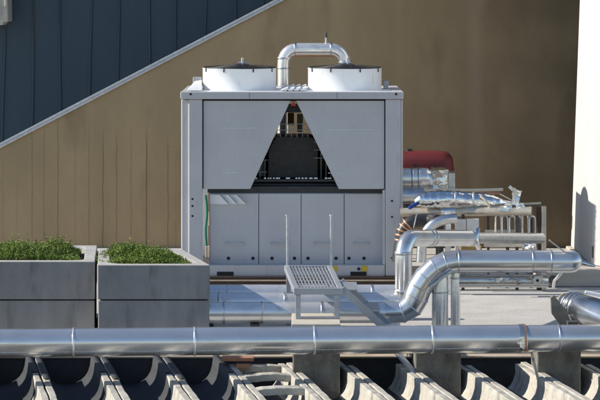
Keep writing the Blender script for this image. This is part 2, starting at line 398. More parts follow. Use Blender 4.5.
# lower cabinet with four access panels
YP = 24.12
cb = MB().box(wx(209.5,YP), wx(383,YP), YP+.03, YCB-.2, wz(265.5,YP), wz(193.3,YP)).build('cabinet', 'chiller_paint', ch)
MB().box(wx(207,YC), wx(384.5,YC), YP+.035, YCB-.25, wz(193,YP), wz(189.3,24.1)).build('coil_tray', 'dark_metal', ch)
seams = [209.8, 258.8, 301.2, 344.2, 382.8]
hand = [(227,243),(272,287),(314.5,330.5),(354,368)]
holes = [(228.5,253),(272,294.5),(308,336),(349,364)]
for i in range(4):
    p = MB().box(wx(seams[i]+.35,YP), wx(seams[i+1]-.35,YP), YP, YP+.022, wz(264.6,YP), wz(193.8,YP)).build('access_panel', 'panel_paint', ch, bevel=.004)
    for qx in (seams[i]+3, seams[i+1]-3):
        for qy in (197.5, 229): MB().disc((wx(qx,YP), YP-.003, wz(qy,YP)), (0,1,0), .006, .005, 10).build('screw', 'galvanised', p)
    a, b = hand[i]
    hm = MB()
    hm.tube(fillet([(wx(a,YP),YP-.001,wz(243.3,YP)),(wx(a,YP),YP-.035,wz(243.3,YP)),(wx(b,YP),YP-.035,wz(243.3,YP)),(wx(b,YP),YP-.001,wz(243.3,YP))], .012, 5), .0075, 10)
    hm.box(wx(a-1.4,YP), wx(a+1.2,YP), YP-.006, YP+.001, wz(244.6,YP), wz(242,YP)); hm.box(wx(b-1.2,YP), wx(b+1.4,YP), YP-.006, YP+.001, wz(244.6,YP), wz(242,YP))
    hm.build('handle', 'chiller_paint', p)
    for q in holes[i]:
        MB().disc((wx(q,YP), YP-.004, wz(258.3,YP)), (0,1,0), .017, .006, 18).build('lock', 'seal_black', p)
# base rail
br = MB().box(wx(204,YC), wx(385,YC), YC+.004, YC+.12, zb0, wz(265.2,YC)).build('base_rail', 'chiller_paint', ch, bevel=.007)
for a, b in ((217,233.5),(350.5,366.5)): MB().box(wx(a,YC), wx(b,YC), YC-.002, YC+.006, wz(275.7,YC), wz(271.8,YC)).build('fork_slot', 'seal_black', br)
for a, b in ((332.3,337.3),(361.5,367.2)):
    MB().box(wx(a,YC), wx(b,YC), YC-.001, YC+.0055, wz(271.3,YC), wz(265.8,YC)).build('sticker', 'yellow', br)
MB().disc((wx(358.8,YC), YC-.003, wz(269,YC)), (0,1,0), .016, .008, 18).build('drain_hole', 'seal_black', br)
MB().box(XL+.02, XR-.02, YC+.13, YCB-.05, zb0+.003, zb0+.06).build('base_pan', 'dark_metal', ch)
rr = MB().box(wx(204,YC), wx(385,YC), YCB-.12, YCB-.004, zb0, wz(265.2,YC)).build('base_rail', 'chiller_paint', ch, bevel=.007)
# hose and clutter in the gap beside the left column
hs = MB(); X = wx(206.4,24.2)
hs.tube(spline([(X-.005,24.2,wz(195,24.2)),(X+.008,24.2,wz(212,24.2)),(X-.006,24.2,wz(230,24.2)),(X+.003,24.2,wz(246,24.2))]), .013, 10)
hs.build('hose', 'green_hose', ch)
MB().box(wx(206.8,24.3), wx(209.3,24.3), 24.3, 24.34, wz(226,24.3), wz(212,24.3)).build('pipe_stub', 'tan_metal', ch, bevel=.01)
MB().box(wx(205,24.3), wx(209.2,24.3), 24.3, 24.36, wz(258,24.3), wz(246,24.3)).build('pipe_stub', 'tan_metal', ch, bevel=.01)
MB().box(wx(247,25.2), wx(340,25.2), 25.2, 25.23, wz(186,25.2), wz(139,25.2)).build('rear_screen', 'rust_steel', ch)
# tilted white plates stand in for a sunlit patch on the first access panel
for a in (209.9, 220.2, 228.6):
    q = [(a,194.3,.001),(a+(9.8 if a < 215 else 8.0),194.3,.06),(a+(18.6 if a < 215 else 16.8 if a < 225 else 17.6),203.8,.06),(a+(.2 if a < 215 else 9.0),203.8,.001)]
    m_ = MB(); m_.hexa([(wx(x,YP),YP-.001,wz(y,YP)) for x, y, o_ in q], [(wx(x,YP),YP-.003-o_,wz(y,YP)) for x, y, o_ in q]); m_.build('sun_patch_plate', 'white_paint', ch)
# things seen through the triangular opening
inn = MB().prism([(wx(267.5,24.45),wz(178,24.45)),(wx(318,24.45),wz(178,24.45)),(wx(318.5,24.45),wz(140,24.45)),(wx(309,24.45),wz(136.5,24.45)),(wx(276,24.45),wz(136.5,24.45)),(wx(268.5,24.45),wz(149,24.45))],
               lambda p, t: (p[0], t, p[1]), 24.45, 25.0).build('control_cabinet', 'black_plastic', ch, bevel=.008)
for py in (141, 152, 166): MB().box(wx(270,24.44), wx(317,24.44), 24.444, 24.4495, wz(py+.25,24.44), wz(py-.25,24.44)).build('seam', 'dark_metal', inn)
cg = MB()
Yg = 24.42
for px in (275,280.5,286,291.5,297,302.5,308):
    cg.bar((wx(px,Yg),Yg,wz(137,Yg)), (wx(px,Yg),Yg,wz(123,Yg)), .006, .006)
for py in (124, 130): cg.bar((wx(271+ (0 if py>125 else 4),Yg),Yg,wz(py,Yg)), (wx(313-(0 if py>125 else 4),Yg),Yg,wz(py,Yg)), .007, .007)
for px in (255,260,265): cg.bar((wx(px,Yg),Yg,wz(180,Yg)), (wx(px,Yg),Yg,wz(168-(px-255)*.8,Yg)), .006, .006)
for px in (321,326,331): cg.bar((wx(px,Yg),Yg,wz(180,Yg)), (wx(px,Yg),Yg,wz(152+(px-321)*1.6,Yg)), .006, .006)
cg.bar((wx(252,Yg),Yg,wz(172,Yg)), (wx(267,Yg),Yg,wz(172,Yg)), .006, .006)
for py in (142,150,158): cg.bar((wx(314,Yg),Yg,wz(py,Yg)), (wx(318+(py-140)*.5,Yg),Yg,wz(py,Yg)), .006, .006)
for py in (152,160): cg.bar((wx(272-(py-140)*.5,Yg),Yg,wz(py,Yg)), (wx(268,Yg),Yg,wz(py,Yg)), .006, .006)
cg.build('wire_guard', 'grey_steel', ch)
MB().tube([(wx(282.5,25.0),25.0,wz(139,25.0)), (wx(282.5,25.0),25.0,wz(111,25.0))], .03, 16).build('white_pipe', 'white_paint', ch)
MB().prism([(wx(284,24.3),wz(112.5,24.3)),(wx(302,24.3),wz(112.5,24.3)),(wx(297,24.3),wz(104,24.3)),(wx(289,24.3),wz(104,24.3))], lambda p,t: (p[0],t,p[1]), 24.3, 24.36).build('gusset', 'black_plastic', ch)
MB().prism([(wx(290.6,24.03),wz(105.8,24.03)),(wx(296,24.03),wz(105.8,24.03)),(wx(293.6,24.03),wz(101.2,24.03))], lambda p,t: (p[0],t,p[1]), 24.02, 24.05).build('red_badge', 'red', ch)
MB().box(wx(287.5,25.1), wx(294,25.1), 25.1, 25.16, wz(125,25.1), wz(113,25.1)).build('inner_panel', 'ochre', ch)
MB().box(wx(297,25.1), wx(303,25.1), 25.1, 25.16, wz(132,25.1), wz(114,25.1)).build('inner_panel', 'cream', ch)
MB().box(wx(311.5,24.9), wx(324,24.9), 24.9, 24.95, wz(169,24.9), wz(158,24.9)).build('inner_panel', 'ochre', ch)
MB().box(wx(258.5,24.9), wx(264,24.9), 24.9, 24.95, wz(176,24.9), wz(160,24.9)).build('inner_panel', 'white_paint', ch)
MB().tube([(wx(315,24.8),24.8,wz(157,24.8)), (wx(312.5,24.8),24.8,wz(142,24.8))], .028, 14).build('valve_body', 'aluminium_dull', ch)
for py, Yq, r in ((180.5,24.2,.016),(185,24.3,.02),(187.5,24.14,.013)):
    MB().tube([(wx(246,Yq),Yq,wz(py,Yq)),(wx(342,Yq),Yq,wz(py,Yq))], r, 12).build('header_pipe', 'dark_metal', ch)
px = 254
while px < 332:
    l = random.uniform(1.2, 4.5)
    if random.random() < .6: MB().box(wx(px,24.17), wx(px+l,24.17), 24.165, 24.172, wz(178.8,24.17), wz(177.6,24.17)).build('terminal', 'white_paint', ch)
    px += l+random.uniform(.6, 2)
# fans
fan0 = None
for pxc in (239.5, 344.8):
    Yf = 24.76; cx = wx(pxc, Yf); rd = .384
    zt2 = wz(69, 24.38)
    m = MB(); seg = 72
    ring = [(rd+.004, ztop-.008),(rd, ztop+.01),(rd, zt2-.006),(rd+.004, zt2-.003),(rd+.004, zt2),(rd-.012, zt2),(rd-.014, ztop)]
    vs_ = []; fs_ = []
    for r_, z_ in ring:
        for k in range(seg):
            a = 2*math.pi*k/seg; vs_.append((cx+r_*math.cos(a), Yf+r_*math.sin(a), z_))
    for i in range(len(ring)-1):
        for k in range(seg): fs_.append((i*seg+k, i*seg+(k+1)%seg, (i+1)*seg+(k+1)%seg, (i+1)*seg+k))
    m.add(vs_, fs_, True)
    fh = m.build('fan_drum', 'white_paint', ch)
    g = MB()
    for j, rr_ in enumerate([.375,.37,.34,.31,.28,.25,.22,.19,.16,.13,.10]):
        z_ = zt2+.006+.024*(1-(rr_/.38)**2)
        g.tube([(cx+rr_*math.cos(2*math.pi*k/40), Yf+rr_*math.sin(2*math.pi*k/40), z_) for k in range(41)], .007 if j < 2 else .0028, 6, caps=False)
    for k in range(8):
        a = 2*math.pi*k/8+.2
        g.tube([(cx+q*math.cos(a), Yf+q*math.sin(a), zt2+.006+.024*(1-(q/.38)**2)+.002) for q in (.378,.28,.18,.06)], .0022, 6)
    g.build('grille', 'black_plastic', fh)
    hb = MB().disc((cx, Yf, zt2-.08), (0,0,1), .10, .12, 24); hb.build('hub', 'dark_metal', fh)
    bd = MB()
    for k in range(5):
        a = 2*math.pi*k/5+.4; u = Vector((math.cos(a), math.sin(a), 0)); v = Vector((-math.sin(a), math.cos(a), 0)); c_ = Vector((cx, Yf, zt2-.07))
        bd.add([c_+u*.09-v*.04+Vector((0,0,-.02)), c_+u*.36-v*.09+Vector((0,0,-.03)), c_+u*.36+v*.08+Vector((0,0,.03)), c_+u*.09+v*.05+Vector((0,0,.02))], [(0,1,2,3)])
    bd.build('fan_blades', 'dark_metal', fh)
    for a in (-152, -113, -67, -28, 30, 150):
        u = Vector((math.cos(R(a)), math.sin(R(a)), 0)); p_ = Vector((cx, Yf, zt2))+u*(rd+.006)
        MB().bar(p_+Vector((0,0,.012)), p_-Vector((0,0,.035)), .012, .006, up=u).build('clip', 'black_plastic', fh)
    eye = MB(); pe = Vector((cx+.03, Yf+.05, zt2+.07))
    eye.tube([pe-Vector((0,0,.03)), pe+Vector((0,0,.035))], .014, 10); eye.disc(pe+Vector((-.045,0,-.02)), (1,0,0), .012, .09, 10)
    eye.build('lifting_eye', 'galvanised', fh)
# small items on the chiller roof
MB().box(wx(193,24.95), wx(201.5,24.95), 24.9, 25.05, ztop-.007, wz(77,24.95)).build('junction_box', 'grey_steel', ch, bevel=.008)
MB().hexa([(wx(187,24.3),24.2,ztop+.001),(wx(202,24.3),24.2,ztop+.001),(wx(202,24.8),24.75,ztop+.001),(wx(193,24.8),24.75,ztop+.001)],
          [(wx(187,24.3),24.2,ztop+.006),(wx(202,24.3),24.2,ztop+.006),(wx(202,24.8),24.75,wz(80,24.75)),(wx(195,24.8),24.75,wz(81,24.75))]).build('cover_plate', 'white_paint', ch, bevel=.004)
MB().box(wx(383.5,24.9), wx(388.5,24.9), 24.86, 24.98, ztop-.007, wz(80.5,24.9)).build('junction_box', 'grey_steel', ch, bevel=.008)
for k in range(4):
    sl_ = MB()
    x_ = wx(281+k*6, 24.6)
    sl_.hexa([(x_,24.2,ztop+.002),(x_+.075,24.2,ztop+.002),(x_+.075,25.1,ztop+.002),(x_,25.1,ztop+.002)],
             [(x_,24.2,ztop+.008),(x_+.075,24.2,ztop+.035),(x_+.075,25.1,ztop+.035),(x_,25.1,ztop+.008)])
    sl_.build('roof_louvre', 'white_paint', ch)
# rust beam the chiller rests on
bm_ = thing('steel_beam', (0, 23.4, 0), 'rusty dark steel beam lying on the deck along the chiller front', 'beam')
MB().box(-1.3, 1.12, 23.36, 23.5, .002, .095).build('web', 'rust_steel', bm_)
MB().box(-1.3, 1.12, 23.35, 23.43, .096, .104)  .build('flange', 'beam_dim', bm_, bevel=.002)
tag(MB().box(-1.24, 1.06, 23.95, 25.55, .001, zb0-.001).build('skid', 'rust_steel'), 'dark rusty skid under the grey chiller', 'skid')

# overhead pipe behind the chiller
Yo = 25.95; ro = wl(6.2, Yo)
op = thing('overhead_pipe', (wx(283.5,Yo), Yo, 0), 'silver clad pipe arching over the chiller roof between the two fan drums', 'pipe')
pth = fillet([(wx(283.5,Yo),Yo,.003),(wx(283.5,Yo),Yo,wz(49,Yo)),(wx(344.5,Yo),Yo,wz(49,Yo)),(wx(344.5,Yo),Yo,wz(88,Yo)),(wx(344.5,Yo),Yo-.2,wz(88,Yo))], .17, 8)
MB().tube(pth, ro, 24).build('pipe_run', 'aluminium', op)
for px in (295, 331): band(op, (wx(px,Yo),Yo,wz(49,Yo)), (1,0,0), ro)
for py in (58, 68): band(op, (wx(283.5,Yo),Yo,wz(py,Yo)), (0,0,1), ro)
band(op, (wx(344.5,Yo),Yo,wz(62,Yo)), (0,0,1), ro+.012, .03)
v = MB(); pv = at(326, 42, Yo)
v.tube([pv-Vector((0,0,.03)), pv+Vector((0,0,.05))], .011, 10); v.build('valve_stem', 'galvanised', op)
MB().tube([pv+Vector((0,0,.05)), pv+Vector((0,0,.10))], [.017,.014], 12).build('vent_cap', 'dark_metal', op)
tag(MB().tube([at(289,55.4,Yo+.2), at(336,55.4,Yo+.2)], .014, 10).build('copper_tone_tube', 'copper'), 'thin copper coloured tube running just below the overhead silver pipe', 'pipe')  # tube drawing a copper coloured line below the overhead pipe

# ---------------------------------------------------------------- planters and shrubs
def planter(front, back, zt, blk, label, shrub_label, dome, seed):
    # front/back: (x0, x1, Y) of the top outline
    rnd = random.Random(seed)
    fx0, fx1, fy = front; bx0, bx1, by = back
    t = thing('planter', ((fx0+fx1)/2, (fy+by)/2, .002), label, 'planter', 'concrete planters in front of the chiller')
    def quad(i, z): return [(fx0+i, fy+i, z), (fx1-i, fy+i, z), (bx1-i, by-i, z), (bx0+i, by-i, z)]
    lo = MB().hexa(quad(.004, .004), quad(.004, zt-blk-.010)).build('lower_block', 'planter_side', t, bevel=.008)
    g = MB().hexa(quad(.02, zt-blk-.0095), quad(.02, zt-blk+.0005)).build('joint', 'seal_black', t)
    up = MB(); o0 = quad(0, zt-blk+.001); o1 = quad(0, zt)
    # rounded inner opening
    def inner(z, ins, rad=.14, n=7):
        q = quad(ins, z); pts = []
        for i in range(4):
            p = Vector(q[i]); a = (Vector(q[i-1])-p).normalized(); b = (Vector(q[(i+1)%4])-p).normalized()
            for k in range(n+1):
                u = k/n; pts.append((p+a*rad)*(1-u)**2+p*2*u*(1-u)+(p+b*rad)*u*u)
        return pts
    I = inner(zt, .10); J = inner(zt-.10, .115)
    n = len(I); vs_ = [Vector(p) for p in o0]+[Vector(p) for p in o1]+I+J
    fs_ = [(3,2,1,0)]+[(i,(i+1)%4,4+(i+1)%4,4+i) for i in range(4)]
    m_ = n//4
    for i in range(4):
        c_ = 8+i*m_
        for k in range(m_-1): fs_.append((4+i, c_+k, c_+k+1))
        nx = 8+((i+1)%4)*m_
        fs_.append((4+i, c_+m_-1, nx, 4+(i+1)%4))
    for k in range(n): fs_.append((8+k, 8+(k+1)%n, 8+n+(k+1)%n, 8+n+k))
    up.add(vs_, fs_)
    ub = up.build('upper_block', 'planter_side', t, bevel=.007)
    ub.data.materials.append(M['planter_lit_top'])
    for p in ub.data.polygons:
        if p.normal.z > .9: p.material_index = 1  # upward faces get the lighter, sunlit colour
    so_ = MB(); so_.add(inner(zt-.055, .103), [tuple(range(n))]); so_.build('soil', 'soil', t)
    # shrub
    sh = thing('shrub', ((fx0+fx1)/2, (fy+by)/2, zt-.06), shrub_label, 'shrub', 'green shrubs in the planters')
    lf = MB(); stm = MB()
    dx0, dx1, hmax = dome
    for k in range(1500):
        u = rnd.uniform(0, 1); vv = rnd.uniform(.05, .95)
        yy = fy+.13+(by-fy-.26)*vv
        s_ = (yy-fy)/(by-fy)
        xl = fx0+(bx0-fx0)*s_+dx0; xr = fx1+(bx1-fx1)*s_-dx1
        xx = xl+(xr-xl)*u
        edge = min(1, 3.2*min(u, 1-u)+.22)
        hh = hmax*edge*(.62+.38*math.sin(xx*9+seed)*math.cos(yy*7+seed)+rnd.uniform(-.12,.18))*(.7+.3*math.sin(math.pi*vv))
        hh = max(.05, hh)*(1.35 if rnd.random() < .06 else 1)
        b_ = Vector((xx, yy, zt-.055)); lean_ = Vector((rnd.uniform(-.45,.45), rnd.uniform(-.45,.45), 1)).normalized()
        tip = b_+lean_*hh
        if k == 0: stm.tube([b_, tip], [.006,.0015], 5)
        nb = int(22+hh*190)
        for j in range(nb):
            q = .25+.75*(j/nb)
            c_ = b_+lean_*(hh*q)
            a = rnd.uniform(0, 6.283); dd = Vector((math.cos(a), math.sin(a), rnd.uniform(.1, 1.3))).normalized()
            l = rnd.uniform(.010, .024); sdv = dd.cross(Vector((rnd.uniform(-1,1), rnd.uniform(-1,1), rnd.uniform(-.3,1)))).normalized()*rnd.uniform(.0018,.0032)
            lf.add([c_, c_+dd*l*.5+sdv, c_+dd*l, c_+dd*l*.5-sdv], [(0,1,2,3)])
    lf.build('foliage', 'leaf_green', sh); stm.build('stem', 'stem', sh)
Yp = 20.2
ztp = wz(265, Yp)
planter((wx(97.6,Yp), wx(210,Yp), Yp), (wx(98.6,21.5), wx(181,21.5), 21.5), ztp, wl(34.5,Yp),
        'square grey concrete planter of two stacked rings beside the silver deck pipes', 'low feathery green shrub filling the planter nearer the chiller', (-.01,.12,.155), 3)
Yq = 20.45; ztq = wz(261.5, Yq)
planter((wx(-26,Yq), wx(95.0,Yq), Yq), (wx(-14,21.75), wx(97.2,21.75), 21.75), ztq, wl(38,Yq),
        'wide grey concrete planter cut off by the picture edge, taller shrub inside', 'taller bushy green shrub in the planter cut off by the picture edge', (.02,.15,.19), 8)

# ---------------------------------------------------------------- pipes on the deck
def deckpipe(Y, yc, r, xa, xb, label, bands, extra=None, m='aluminium'):
    z = wz(yc, Y)
    t = thing('insulated_pipe', (wx((xa+xb)/2,Y), Y, 0), label, 'pipe', 'silver pipes crossing the deck')
    if extra is None:
        MB().tube([(wx(xa,Y),Y,z), (wx((xa+xb)/2,Y),Y,z), (wx(xb,Y),Y,z)], r, 32).build('pipe_run', m, t)
    for px in bands: band(t, (wx(px,Y),Y,z), (1,0,0), r)
    for px in (xa+6, (xa+xb)/2+15, xb-12):    # low cradles under the pipe
        MB().box(wx(px,Y)-.04, wx(px,Y)+.04, Y-.09, Y+.09, .002, z-r+.004).build('cradle', 'dark_metal', t)
    return t, z
# far pipe
Y1 = 21.36; r1 = .085
p1, z1 = deckpipe(Y1, 294, r1, 203, 399, 'silver deck pipe farthest from view, just in front of the rusty beam', (228, 300, 372))
MB().tube(fillet([(wx(399,Y1),Y1,z1),(wx(406,Y1),Y1,z1),(wx(406,Y1),Y1,.003)], .07, 6), .084, 24).build('end_bend', 'aluminium', p1)
# middle pipe > riser > upper run to the right
Y2 = 20.87; r2 = .085; z2 = wz(302, Y2)
p2, _ = deckpipe(Y2, 302, r2, 203, 396, 'middle silver deck pipe that rises past the chiller corner and turns right', (219, 285, 358), extra=1)
rz = wz(238, Y2); rx = wx(403.5, Y2)
MB().tube([(wx(203,Y2),Y2,z2), (wx(300,Y2),Y2,z2), (rx+.02,Y2,z2)], r2, 32).build('pipe_run', 'aluminium', p2)
E1 = at(470, 238, 21.9); E2 = at(541, 238.3, 23.2)
MB().tube(fillet([(rx,Y2,z2),(rx,Y2,rz),E1], .17, 9), wl(8.6,Y2), 32).build('riser', 'aluminium_smooth', p2)
d1 = (E1-Vector((rx,Y2,rz))).normalized()
MB().tube([E1, E1+(E2-E1)*.05, E2], [wl(8.6,Y2), wl(6,Y2), wl(6,Y2)], 24).build('thin_run', 'aluminium_dull', p2)
for t_ in (.36, .41, .985): band(p2, Vector((rx,Y2,rz)).lerp(E1, t_), d1, wl(8.6,Y2))
band(p2, (rx,Y2,wz(253,Y2)), (0,0,1), wl(8.6,Y2), .03); band(p2, (rx,Y2,wz(291,Y2)), (0,0,1), wl(9.2,Y2), .03)
MB().tube([at(478,229,21.95),at(475,239,21.85),at(479,250,21.95)], [.02,.035,.018], 12).build('clamp', 'foil', p2)
# near pipe with the big rising bend and the upper run
Y3 = 20.3; r3 = .092
p3 = thing('insulated_pipe', (wx(400,Y3), Y3, 0), 'thick silver pipe whose big segmented bend rises from the deck to a capped upper run', 'pipe', 'silver pipes crossing the deck')
z3 = wz(312.6, Y3)
MB().tube([(wx(208.5,Y3),Y3,z3), (wx(300,Y3),Y3,z3), (wx(385,Y3),Y3,z3)], r3, 36).build('pipe_run', 'aluminium', p3)
kp = [at(x,y,Y3) for x, y in ((385,312.4),(402,311.6),(411.5,306),(416,297),(419.5,287.5),(426,277.5),(436,268),(446,263.2),(457,261.5))]
rr = [r3+(wl(x,Y3)-r3) for x in (10.8,11.4,12.3,12.7,12.5,12.2,11.9,11.6,11.3)]
bb = MB()
for i in range(len(kp)-1): bb.tube([kp[i], kp[i+1]], [rr[i], rr[i+1]], 40, caps=False) if False else None
bb.tube(kp, rr, 40); bo_ = bb.build('bend', 'aluminium_smooth', p3)
es = bo_.modifiers.new('gore_edges', 'EDGE_SPLIT'); es.split_angle = R(11)
zu = wz(261.5, Y3); ru = wl(11.4, Y3)
MB().tube([(wx(456.5,Y3),Y3,zu), (wx(510,Y3),Y3,zu), (wx(570,Y3),Y3,zu), (wx(575,Y3),Y3,zu), (wx(579,Y3),Y3,zu), (wx(581.5,Y3),Y3,zu)], [ru,ru,ru,ru*.93,ru*.7,ru*.3], 40).build('upper_run', 'aluminium_smooth', p3)
MB().tube([(wx(580,Y3),Y3,zu-.01), (wx(595,Y3),Y3,zu-.04)], [.03,.011], 14).build('nozzle', 'foil', p3)
for px in (224, 262, 322): band(p3, (wx(px,Y3),Y3,z3), (1,0,0), r3)
for i in range(1, len(kp)-1): band(p3, kp[i], (kp[i+1]-kp[i]).normalized()+(kp[i]-kp[i-1]).normalized(), rr[i]-.001, .011, 'aluminium_smooth')
for px in (458.5, 532.5, 551): band(p3, (wx(px,Y3),Y3,zu), (1,0,0), ru, .014)
for px in (255, 335): MB().box(wx(px,Y3)-.04, wx(px,Y3)+.04, Y3-.08, Y3+.08, .002, z3-r3+.004).build('cradle', 'dark_metal', p3)
MB().bar(at(549,240,Y3-.06), at(569,255.5,Y3-.06), .012, .012).build('wire_tail', 'cream', p3)
# vertical legs below the upper run
def leg(px, r, Y, ytop, label, bands):
    t = thing('vertical_pipe', (wx(px,Y), Y, .002), label, 'pipe')
    MB().tube([(wx(px,Y),Y,.002), (wx(px,Y),Y,wz(ytop+8,Y)), (wx(px,Y),Y,wz(ytop,Y))], [r,r,r*.9], 28).build('pipe_run', 'aluminium', t)
    for q in bands: band(t, (wx(px,Y),Y,wz(q,Y)), (0,0,1), r, .014)
leg(440, wl(8.2,20.33), 20.33, 271, 'fatter vertical silver pipe under the start of the capped upper run', (292,))
leg(455.5, wl(4.8,20.33), 20.33, 271, 'narrow vertical silver pipe right next to the fatter one', (278,))
MB_b = thing('shoe_plate', at(440, 268, 20.2), 'grey bracket linking the big pipe bend to the vertical pipes', 'bracket')
MB().bar(at(430,287,20.21), at(452,271,20.21), .03, .02).build('strap', 'galvanised', MB_b)
# small lower pipe behind the upper run
Y4 = 20.36
p4 = thing('lagged_pipe', (wx(500,Y4), Y4, 0), 'slimmer dull pipe with torn foil running low behind the capped upper run', 'pipe')
MB().tube([(wx(459,Y4),Y4,wz(281,Y4)), (wx(548,Y4),Y4,wz(281,Y4))], wl(6.6,Y4), 24).build('pipe_run', 'aluminium_dull', p4)
tf_ = MB()
for k in range(40):
    px = random.uniform(488, 547); c_ = at(px, 280+random.uniform(-2.2,4.5), Y4-.07-random.uniform(0,.02))
    s_ = random.uniform(.012,.035)
    q = [c_+Vector((random.uniform(-1,1)*s_*1.6, random.uniform(-.4,.4)*s_, random.uniform(-.6,.6)*s_)) for _ in range(4)]
    tf_.add(q, [(0,1,2),(0,2,3)])
tf_.build('torn_foil', 'foil', p4)
MB().disc(at(537.5,280.5,Y4-.1), (0,1,0), wl(4.5,Y4), .06, 20).build('valve_face', 'aluminium_dull', p4)
MB().disc(at(537.5,280.5,Y4-.103), (0,1,0), wl(1.4,Y4), .01, 14).build('spindle', 'seal_black', p4)
for px in (463, 540): MB().bar((wx(px,Y4),Y4+.075,wz(281,Y4)), (wx(px,Y4),Y3+.12,zu), .03, .012).build('hanger', 'galvanised', p4)
st = thing('strap_stand', at(553,290,20.5), 'bent pale metal strap propping the capped pipe end above the deck', 'bracket')
MB().tube(spline([at(562,272,20.42), at(558,277,20.45), at(554.5,281,20.5), at(553.5,287,20.55)]), .014, 8).build('strap', 'aluminium', st)
MB().disc(at(553,280,20.55), (0,1,0), .04, .05, 16).build('puck', 'dark_metal', st)

# right-hand pipe coming toward the camera
Ya, Yb = 20.1, 19.1
rp = thing('angled_pipe', (at(575,300,20).x, 20, 0), 'big silver pipe with a cut open end slanting out of the picture', 'pipe')
A = at(565, 303, Ya); B = at(640, 331, Yb)
d = (B-A).normalized(); rA = wl(12, 20); rB = wl(18.5, 19.5)
def ap_(t): return A+(B-A)*t
MB().tube([ap_(0), ap_(.06), ap_(.22), ap_(.5), ap_(1)], [rA*.8, rA*1.02, rA*1.3, rB, rB], 40).build('pipe_run', 'aluminium_mirror', rp)
for t_ in (.1, .16, .22): band(rp, ap_(t_), d, rA*(1.0+t_*1.35), .012)
MB().tube([ap_(-.012), ap_(.012)], [rA*.82, rA*.86], 36).build('end_ring', 'tan_metal', rp)
MB().prism([(wx(x,19.86), wz(y,19.86)) for x, y in ((550,297),(553.5,294.5),(560,303),(579,324),(579,334),(566,334),(551,313))], lambda p, t: (p[0], t, p[1]), 19.82, 19.86).build('bracket', 'bracket_metal', rp, bevel=.004)
MB().bar(ap_(.17)+Vector((-.02,-.115,-.12)), ap_(1)+Vector((-.02,-.135,-.135)), .04, .05).build('seam_strip', 'copper', rp)
MB().bar(at(569,315,19.78), at(574,328,19.78), .02, .012).build('strap', 'aluminium', rp)
MB().box(wx(568,19.3), wx(578,19.3), 19.3, 19.4, .137, wz(322,19.3)).build('support_leg', 'dark_metal', rp)
tag(MB().tube(spline([at(585,292.5,21.2), at(594,294.2,21.2), at(604,295.8,21.2)]), .02, 10).build('white_conduit', 'white_paint'), 'short white conduit lying on the deck behind the slanting pipe', 'conduit')

# ---------------------------------------------------------------- front pipe
fL = at(-40, 343.3, 18.45); fR = at(660, 337.5, 18.77); rf = wl(14, 18.6)
fp = thing('front_pipe', ((fL.x+fR.x)/2, 18.6, .1), 'long fat silver pipe crossing the whole picture above the roof channels', 'pipe')
df = (fR-fL).normalized()
def fpt(px):
    t = (px+40)/700; return fL+(fR-fL)*t
segs = [-40, 72, 192, 311, 429, 523]
for i in range(len(segs)-1):
    MB().tube([fpt(segs[i]), fpt((segs[i]*2+segs[i+1])/3), fpt((segs[i]+2*segs[i+1])/3), fpt(segs[i+1])-df*.002], rf, 44, wob=0).build('pipe_section', 'aluminium_smooth', fp)
for i in range(5):
    a_, b_ = fpt(segs[i]+2), fpt(segs[i+1]-2); off2 = Vector((0, -math.cos(R(-38)), math.sin(R(-38))))*(rf+.0005)
    ls = MB().bar(a_+off2, b_+off2, .004, .018, up=off2.cross(df)).build('lap_seam', 'aluminium_smooth', fp)
    for k in range(9):
        c_ = a_.lerp(b_, (k+.5)/9)+off2*1.018
        MB().disc(c_, off2, .0045, .003, 8).build('rivet', 'aluminium_dull', ls)
for px in segs[1:5]: band(fp, fpt(px), df, rf, .016, 'aluminium')
MB().tube([fpt(523), fpt(527), fpt(660)], [rf*.9, rf*.965, rf*.965], 44).build('pipe_section', 'aluminium_smooth', fp)
MB().tube([fpt(516), fpt(520), fpt(523.5), fpt(524)], [rf+.002, rf+.004, rf*1.03, rf*.98], 44).build('collar', 'aluminium_dull', fp)
band(fp, fpt(557), df, rf*.965, .014)
cl = MB(); c_ = fpt(518)
cl.bar(c_+Vector((0,-rf-.005,.03)), c_+Vector((.01,-rf-.012,-.05)), .04, .03); cl.tube([c_+Vector((-.02,-rf-.01,-.02)), c_+Vector((.02,-rf-.015,-.06))], .013, 10)
cl.build('toggle_clip', 'foil', fp)
MB().tube([fpt(521)+df*.0, fpt(523)+df*.0], rf*1.045, 44, caps=False).build('red_seal', 'copper', fp)

# plinths below
def plinth(xa, xb, Y, ztp, zbt, label, m_top='block_wood', depth=.5):
    t = thing('plinth', (wx((xa+xb)/2,Y), Y+depth/2, zbt), label, 'plinth', 'concrete plinths among the roof channels')
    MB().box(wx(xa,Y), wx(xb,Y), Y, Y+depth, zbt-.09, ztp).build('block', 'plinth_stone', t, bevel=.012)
    return t
YPl = 19.0
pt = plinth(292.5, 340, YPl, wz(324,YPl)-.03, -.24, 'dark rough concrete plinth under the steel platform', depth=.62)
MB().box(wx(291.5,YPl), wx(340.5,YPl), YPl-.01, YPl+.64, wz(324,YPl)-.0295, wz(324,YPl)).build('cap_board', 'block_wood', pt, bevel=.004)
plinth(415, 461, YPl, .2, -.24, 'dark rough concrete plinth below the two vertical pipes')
p3_ = plinth(537, 581, YPl, .115, -.24, 'dark rough concrete plinth below the slanting pipe, pale bar for its sunlit side')
MB().box(wx(534.5,YPl), wx(588,YPl), YPl-.03, YPl+.52, .117, .135).build('cap_board', 'tile_concrete', p3_, bevel=.004)
MB().bar(at(531.5,352,18.75), at(538.5,381,18.75), .05, .018, up=(1,0,.3)).build('strap', 'tile_concrete', p3_)  # pale bar stands in for the sunlit left face of this plinth

